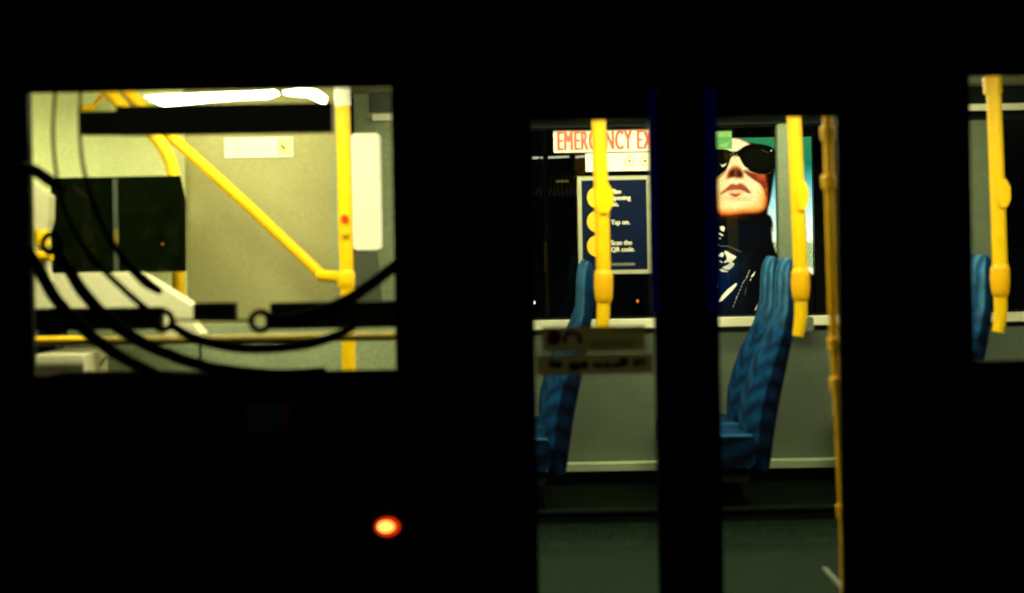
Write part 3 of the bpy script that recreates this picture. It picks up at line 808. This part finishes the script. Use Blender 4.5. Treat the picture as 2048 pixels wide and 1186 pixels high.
def make_poster():
    nx, nz = 300, 520
    xs = np.linspace(ax0, ax1, nx); zs = np.linspace(az0, az1, nz)
    XX, ZZ = np.meshgrid(xs, zs)
    # artwork units, one unit = AY / FPX metres, measured from the panel's own frame
    U0, V0 = unP((0, AY, CAMZ))
    u0 = XX / AY * FPX; v0 = (CAMZ - ZZ) / AY * FPX
    px = HX + u0 * _c + v0 * _s; py = HY - u0 * _s + v0 * _c
    A = lambda X4, Y4: (1390 + X4 / 4.745, 220 + Y4 / 4.745)
    B = lambda X5, Y5: (1390 + X5 / 4.561, 440 + Y5 / 4.561)
    la = lambda *p: smooth_poly([A(*q) for q in p]); lb = lambda *p: [B(*q) for q in p]
    img = np.zeros(px.shape + (3,))
    def over(mask, col):
        col = np.array(col, float)
        img[:] = img * (1 - mask[..., None]) + col * mask[..., None]
    def soft(poly, w=.9):
        w = w * 1.35
        return soft_(poly, w)
    def soft_(poly, w): return np.clip(.5 - sd_poly(px, py, poly) / (2 * w), 0, 1)
    def line(pts, w, s=.7):
        d = np.full(px.shape, 1e9)
        for (x0, y0), (x1, y1) in zip(pts[:-1], pts[1:]):
            ex, ey = x1 - x0, y1 - y0
            t = np.clip(((px - x0) * ex + (py - y0) * ey) / (ex * ex + ey * ey + 1e-9), 0, 1)
            d = np.minimum(d, np.hypot(px - x0 - ex * t, py - y0 - ey * t))
        return np.clip(.5 - (d - w) / (2 * s), 0, 1)
    def blob(x, y, rx, ry, p=1.): return np.exp(-(((px - x) / rx) ** 2 + ((py - y) / ry) ** 2) ** p)
    # background: green sky fading to a pale horizon
    ky = [270, 300, 330, 360, 400, 440, 475, 500, 900]
    kc = np.array([(45, 128, 82), (38, 122, 84), (24, 118, 98), (88, 172, 174), (168, 222, 228), (224, 247, 236), (246, 254, 234), (250, 252, 222), (250, 250, 220)], float)
    for i in range(3): img[..., i] = np.interp(py, ky, kc[:, i])
    rng = np.random.RandomState(7)
    land = np.clip((py - (482 + 3 * np.sin(px * .35) + 2 * np.sin(px * .9))) / 2, 0, 1)
    nse = np.sin(px * .62 + py * .9) * np.sin(px * .33 - py * .55 + 1) + .5 * np.sin(px * 1.3 + 2) * np.sin(py * 1.1)
    g = np.clip(nse * 1.5 + .35, 0, 1)
    for i, (a, b) in enumerate(((235, 70), (240, 110), (190, 50))):
        img[..., i] = img[..., i] * (1 - land) + land * (a * (1 - g) + b * g)
    over(np.clip((py - 529 - (px - 1610) * .35) / 2.5, 0, 1), (252, 244, 205))
    # hood, jacket, and the neck fading below the chin
    hood = [A(*q) for q in ((370, 255), (450, 272), (520, 310), (640, 330), (765, 390), (776, 480), (770, 540), (748, 640), (725, 790), (694, 945), (690, 988), (722, 1010), (740, 1060), (744, 1150))]
    hood += [B(*q) for q in ((700, 60), (706, 180), (730, 270), (752, 312), (800, 312), (900, 360), (990, 430), (1040, 480), (1100, 510), (1130, 530))]
    hood += [(1700, 560), (1700, 900), (1200, 900), (1200, 560), (1290, 520), (1360, 480), (1385, 430), (1392, 380), (1400, 320), (1425, 285)]
    over(soft(hood), (9, 8, 7))
    over(.8 * blob(1440, 560, 40, 62) , (3, 24, 66))
    over(.5 * blob(1490, 470, 40, 26), (8, 14, 30))
    # face
    face = la((366, 262), (440, 277), (500, 303), (545, 335), (640, 480), (700, 620), (705, 760), (694, 890), (664, 955), (590, 985), (470, 990), (340, 1006), (250, 1004), (196, 950), (172, 860), (164, 740), (160, 600), (170, 420), (220, 310), (300, 270))
    sd = sd_poly(px, py, face)
    m = np.clip(.5 - sd / 2.2, 0, 1)
    depth = np.clip(-sd / 38, 0, 1)
    tone = np.stack([np.interp(depth, [0, .12, .3, .6, 1], c) for c in ((120, 225, 252, 255, 255), (38, 105, 180, 215, 226), (12, 30, 84, 138, 162))], -1)
    img[:] = img * (1 - m[..., None]) + tone * m[..., None]
    over(.85 * blob(*A(380, 900), 30, 9) * m, (255, 238, 170))
    over(.7 * blob(*A(560, 740), 16, 20) * m, (255, 232, 170))
    over(.6 * blob(*A(240, 720), 10, 16) * m, (255, 228, 165))
    over(.45 * blob(*A(400, 842), 26, 4.5) * m, (226, 150, 80))
    over(np.clip((py - A(0, 985)[1] + .25 * np.abs(px - 1470)) / 14 - .35, 0, 1) * m * .9, (120, 45, 15))
    over(np.clip(1 - np.abs(py - A(0, 1012)[1]) / 9, 0, 1) * np.clip(1 - np.abs(px - 1466) / 46, 0, 1) * .75 * (sd > -2), (92, 36, 14))
    # forehead stays bright
    over(soft(la((210, 370), (240, 300), (320, 270), (400, 266), (480, 296), (520, 325), (470, 350), (410, 400), (320, 396), (290, 372)), 1.3), (255, 232, 172))
    # shade of the glasses on the cheeks
    over(soft(la((480, 572), (540, 592), (600, 602), (695, 600), (702, 640), (696, 700), (682, 745), (662, 735), (630, 697), (570, 657), (515, 618)), 1.4), (150, 44, 18))
    over(.8 * blob(*A(640, 628), 11, 8) * soft(la((500, 580), (700, 600), (700, 700), (620, 680))), (222, 92, 44))
    over(soft(la((680, 590), (745, 560), (730, 760), (704, 900), (697, 800), (690, 690)), 1.6), (20, 8, 5))
    over(line([A(470, 578), A(515, 618), A(570, 655), A(630, 697), A(665, 745), A(686, 815)], 1.3, 1.5) * .85, (66, 18, 10))
    over(line([A(186, 664), A(235, 632), A(275, 600), A(300, 560)], .9, .9) * .85, (60, 14, 8))
    # nose
    over(soft(la((362, 440), (400, 452), (432, 520), (462, 600), (462, 640), (430, 650), (380, 640), (330, 656), (302, 640), (305, 590), (335, 520)), 1.6), (255, 216, 150))
    over(soft(la((345, 550), (380, 535), (430, 545), (460, 600), (462, 645), (430, 640), (380, 636), (330, 640), (303, 652), (312, 600)), 2.2), (205, 92, 32))
    over(soft(la((350, 568), (400, 560), (440, 580), (455, 620), (425, 640), (385, 632), (345, 636), (322, 640), (328, 598)), 1.8), (78, 26, 16))
    over(.8 * blob(*A(392, 596), 4, 8), (128, 74, 56))
    over(.8 * blob(*A(358, 600), 2.4, 5), (40, 12, 9)); over(.8 * blob(*A(430, 608), 2.4, 4.5), (40, 12, 9))
    over(.55 * blob(*A(372, 676), 4, 6), (255, 240, 190))
    # mouth
    over(soft(la((245, 796), (290, 752), (335, 712), (365, 700), (400, 712), (430, 696), (470, 712), (505, 745), (532, 786), (500, 780), (440, 752), (370, 752), (300, 772)), .8), (172, 74, 42))
    over(line([A(248, 795), A(300, 768), A(370, 750), A(440, 750), A(500, 778), A(530, 786)], .9, .7) * .85, (98, 30, 20))
    over(soft(la((290, 774), (370, 756), (440, 757), (495, 782), (450, 794), (390, 803), (330, 796)), .9), (250, 192, 140))
    over(soft(la((335, 792), (390, 798), (440, 790), (415, 812), (385, 822), (355, 812)), 1.0), (160, 46, 20))
    for _ in range(3):
        for ax in (0, 1):
            img[:] = (np.roll(img, 1, ax) + 2 * img + np.roll(img, -1, ax)) / 4
    # sunglasses
    lens_r = la((398, 402), (430, 376), (490, 338), (580, 324), (665, 330), (735, 354), (768, 398), (778, 470), (757, 545), (722, 592), (680, 606), (600, 602), (530, 578), (480, 538), (448, 486), (424, 440))
    lens_l = la((352, 402), (318, 380), (250, 366), (160, 366), (90, 392), (50, 440), (45, 520), (90, 590), (150, 640), (200, 640), (250, 605), (290, 570), (315, 530), (335, 470), (350, 436))
    for l in (lens_r, lens_l):
        over(soft(l, .9), (6, 6, 4))
    over(.8 * soft(la((480, 400), (560, 360), (670, 370), (735, 430), (725, 530), (660, 575), (560, 560), (490, 490)), 4), (17, 17, 6))
    over(soft(la((330, 400), (372, 394), (430, 398), (420, 436), (372, 430), (335, 446)), .9), (10, 8, 5))
    over(line([A(352, 440), A(370, 446), A(398, 440)], .5, .6) * .5, (90, 40, 20))
    for q, rr in (((728, 385), 1.7), ((368, 407), 1.2), ((341, 424), .9), ((399, 423), 1.0)):
        over(np.clip(.5 - (np.hypot(px - A(*q)[0], py - A(*q)[1]) - rr) / 1.2, 0, 1), (255, 244, 205))
    over(line([A(640, 378), A(672, 392), A(700, 402)], .6, .6) * .5, (190, 180, 140))
    over(soft([A(*q) for q in ((450, 514), (470, 530), (522, 562), (490, 556), (462, 538))], .6), (255, 230, 180))
    over(soft([A(*q) for q in ((236, 505), (262, 520), (306, 500), (300, 520), (272, 542), (262, 540))], .6), (255, 230, 180))
    over(line([A(690, 604), A(725, 590)], .5, .5) * .7, (170, 165, 120))
    over(line([A(150, 444), A(245, 444)], .35, .5) * .6, (90, 130, 170))
    # jacket highlights
    cr = (255, 236, 186)
    C = lambda X6, Y6: (1420 + X6 / 8.47, 500 + Y6 / 8.47)
    for p in (((228, 58), (262, 52), (280, 74), (268, 108), (246, 100), (230, 84)), ((216, 114), (240, 120), (266, 140), (256, 150), (224, 134)), ((218, 160), (240, 162), (240, 176), (222, 172))):
        over(soft(lb(*p), .5), cr)
    for p in (((140, 95), (190, 45), (235, 40), (245, 90), (225, 125), (150, 110)),
              ((250, 10), (300, 20), (360, 60), (440, 100), (460, 125), (420, 165), (380, 200), (425, 235), (405, 280), (370, 310), (330, 340), (270, 335), (205, 300), (250, 275), (310, 250), (340, 215), (300, 205), (260, 225), (235, 205), (290, 160), (280, 100), (250, 60)),
              ((160, 170), (200, 190), (230, 215), (200, 220), (165, 195)), ((155, 330), (200, 320), (320, 365), (300, 378), (200, 370)),
              ((145, 870), (200, 780), (300, 670), (440, 560), (470, 570), (455, 610), (390, 690), (300, 780), (210, 870), (160, 885)),
              ((770, 362), (780, 370), (745, 450), (700, 470), (705, 440)), ((715, 480), (700, 520), (682, 528), (690, 490)),
              ((820, 900), (806, 980), (790, 1020), (755, 1035), (770, 1000)), ((98, 510), (125, 540), (145, 610), (130, 670), (105, 692))):
        over(soft([C(*q) for q in p], .5) * (1 if p[0][0] > 99 else .6), cr)
    over(line([B(205, 224), B(250, 240), B(300, 238), B(360, 262), B(424, 290)], .8, .6) * np.clip(.5 + .6 * np.sin(px * 1.9), 0, 1) * .9, cr)
    zp = [(675, 350), (660, 390), (640, 440), (625, 475), (590, 520), (565, 560), (540, 620), (515, 680), (490, 740), (465, 790), (450, 830), (430, 890), (405, 950), (385, 1020)]
    for (xa, ya), (xb, yb) in zip(zp[:-1], zp[1:]):
        for f in (0, .5):
            q = C(xa + (xb - xa) * f, ya + (yb - ya) * f)
            over(np.clip(.5 - (np.hypot(px - q[0], py - q[1]) - (1.25 if f == 0 else .7)) / 1.1, 0, 1), cr)
    over(.4 * line([C(620, 650), C(595, 760)], 1.2, 1.2), (170, 165, 120))
    over(.25 * blob(*B(330, 420), 26, 16), (40, 50, 50))
    over(.5 * np.clip((py - 600) / 40, 0, 1), (6, 6, 4))
    for ax in (0, 1):
        img[:] = (np.roll(img, 1, ax) + 3 * img + np.roll(img, -1, ax)) / 5
    gr = rng.normal(0, 1, px.shape); gr = gr + np.roll(gr, 1, 0) + np.roll(gr, 1, 1)
    img[:] = img * (1 + .028 * gr[..., None])
    col = np.clip(img, 0, 255) / 255
    col = np.where(col <= .04045, col / 12.92, ((col + .055) / 1.055) ** 2.4)
    vs = np.stack([XX, np.full(XX.shape, AY + .02), ZZ], -1).reshape(-1, 3)
    idx = np.arange(nx * nz).reshape(nz, nx)
    fs = np.stack([idx[:-1, :-1], idx[:-1, 1:], idx[1:, 1:], idx[1:, :-1]], -1).reshape(-1, 4)
    me = bpy.data.meshes.new('poster')
    me.vertices.add(len(vs)); me.vertices.foreach_set('co', vs.ravel())
    me.loops.add(fs.size); me.loops.foreach_set('vertex_index', fs.ravel())
    me.polygons.add(len(fs)); me.polygons.foreach_set('loop_start', np.arange(0, fs.size, 4))
    me.update(calc_edges=True); me.validate()
    at = me.color_attributes.new('ink', 'FLOAT_COLOR', 'POINT')
    at.data.foreach_set('color', np.concatenate([col.reshape(-1, 3), np.ones((len(vs), 1))], 1).ravel())
    m = bpy.data.materials.new('backlit_poster'); m.use_nodes = True
    t = m.node_tree; t.nodes.clear()
    o = t.nodes.new('ShaderNodeOutputMaterial'); e = t.nodes.new('ShaderNodeEmission'); a = t.nodes.new('ShaderNodeVertexColor')
    a.layer_name = 'ink'; e.inputs[1].default_value = 1.65
    t.links.new(a.outputs[0], e.inputs[0]); t.links.new(e.outputs[0], o.inputs[0])
    me.materials.append(m)
    ob = bpy.data.objects.new('poster', me); COL.objects.link(ob); ob.parent = ad
    ob.location = -ad.location
make_poster()

# ------------------------------------------------------------------ dark street beyond
BY = 18.0
bl = thing('building', (0, BY, .13), 'unlit dark building wall far behind the bus windows', 'building')
MB().box(-14, 16, BY, BY + 6, .13, 9).build('wall', M['brick'], bl)
for i in range(9):
    x = -12.5 + i * 3.1
    f = MB().box(x, x + 1.5, BY - .04, BY - .002, 4.8, 6.6).build('window', M['dark_grey'], bl)
    MB().box(x + .08, x + 1.42, BY - .05, BY - .042, 4.88, 6.52).build('glass', M['tinted'], f)
SHY = 15.0
for k, (a, b) in enumerate(((1063, 1078), (1081, 1138), (1151, 1172))):
    t = MB().tube([P(a, 316 - (a - 1063) * .02, SHY), P(b, 316 - (b - 1063) * .035, SHY)], .006, 8).build('tube_light', M['tube_white'], None)
    tag(t, ('short thin white tube light at the left edge of the door glass', 'longest thin white tube light seen beyond the left door leaf', 'thin white tube light half hidden by the instruction sticker')[k], 'tube light', 'white tube lights beyond the bus')
gr = thing('slat_reflection', P(1110, 392, SHY), 'faint row of pale slats in place of a reflection below the white tube lights', 'slats')  # slats modelled after a comb-shaped reflection in the pane
MB().box(X(1050, 348, SHY), X(1172, 348, SHY), SHY, SHY + .12, Z(1110, 350, SHY), Z(1110, 345, SHY)).build('beam', M['dark_grey'], gr)
for i in range(14):
    px = 1072 + i * 7.6
    lean = max(0, 10 - i * 1.6)
    wv = 2 * math.sin(i * 1.7)
    MB().tube([P(px, 351, SHY + .1), P(px - lean * .4 + wv, 370, SHY + .1), P(px - lean, 392, SHY + .1)], .008, 6).build('slat', M['slat'], gr)
MB().box(X(1112, 363, SHY), X(1137, 363, SHY), SHY - .03, SHY - .01, Z(1120, 364, SHY), Z(1120, 361.5, SHY)).build('cross_bar', emit('dull_yellow_glow', (.8, .7, .1), .25), gr)  # yellow glow put into the material of a plain bar
t = thing('street_post', (X(1094, 500, 14), 14, .13), 'dim olive post with a yellowish band beyond the left door leaf', 'post')
MB().tube([(X(1094, 500, 14), 14, .13), (X(1094, 500, 14), 14, 3.2)], .026, 10).build('shaft', M['post'], t, True)
MB().tube([P(1091, 482, 13.97), P(1091, 545, 13.97)], .011, 8).build('glow_band', emit('glowing_band', (.6, .4, .05), .035), t, True)  # faint yellowish glow put into the band's material, no lamp here
for k, (px, py, col, st, lab) in enumerate(((1068, 605, (1, .9, .75), 3., 'tiny white light low in the left door pane'), (1275, 602, (1, .25, .05), 1.6, 'tiny orange light low beside the left stanchion'))):
    p = P(px, py, 14)
    t = thing('bollard_light', (p.x, p.y, .13), lab, 'bollard light', 'small lights in the dark street')
    MB().tube([(p.x, p.y + .03, .13), (p.x, p.y + .03, p.z + .02)], .04, 10).build('post', M['black'], t, True)
    MB().ball((p.x, p.y - .012, p.z), .011, .008, .014).build('lens', emit('bollard_lens', col, st), t, True)
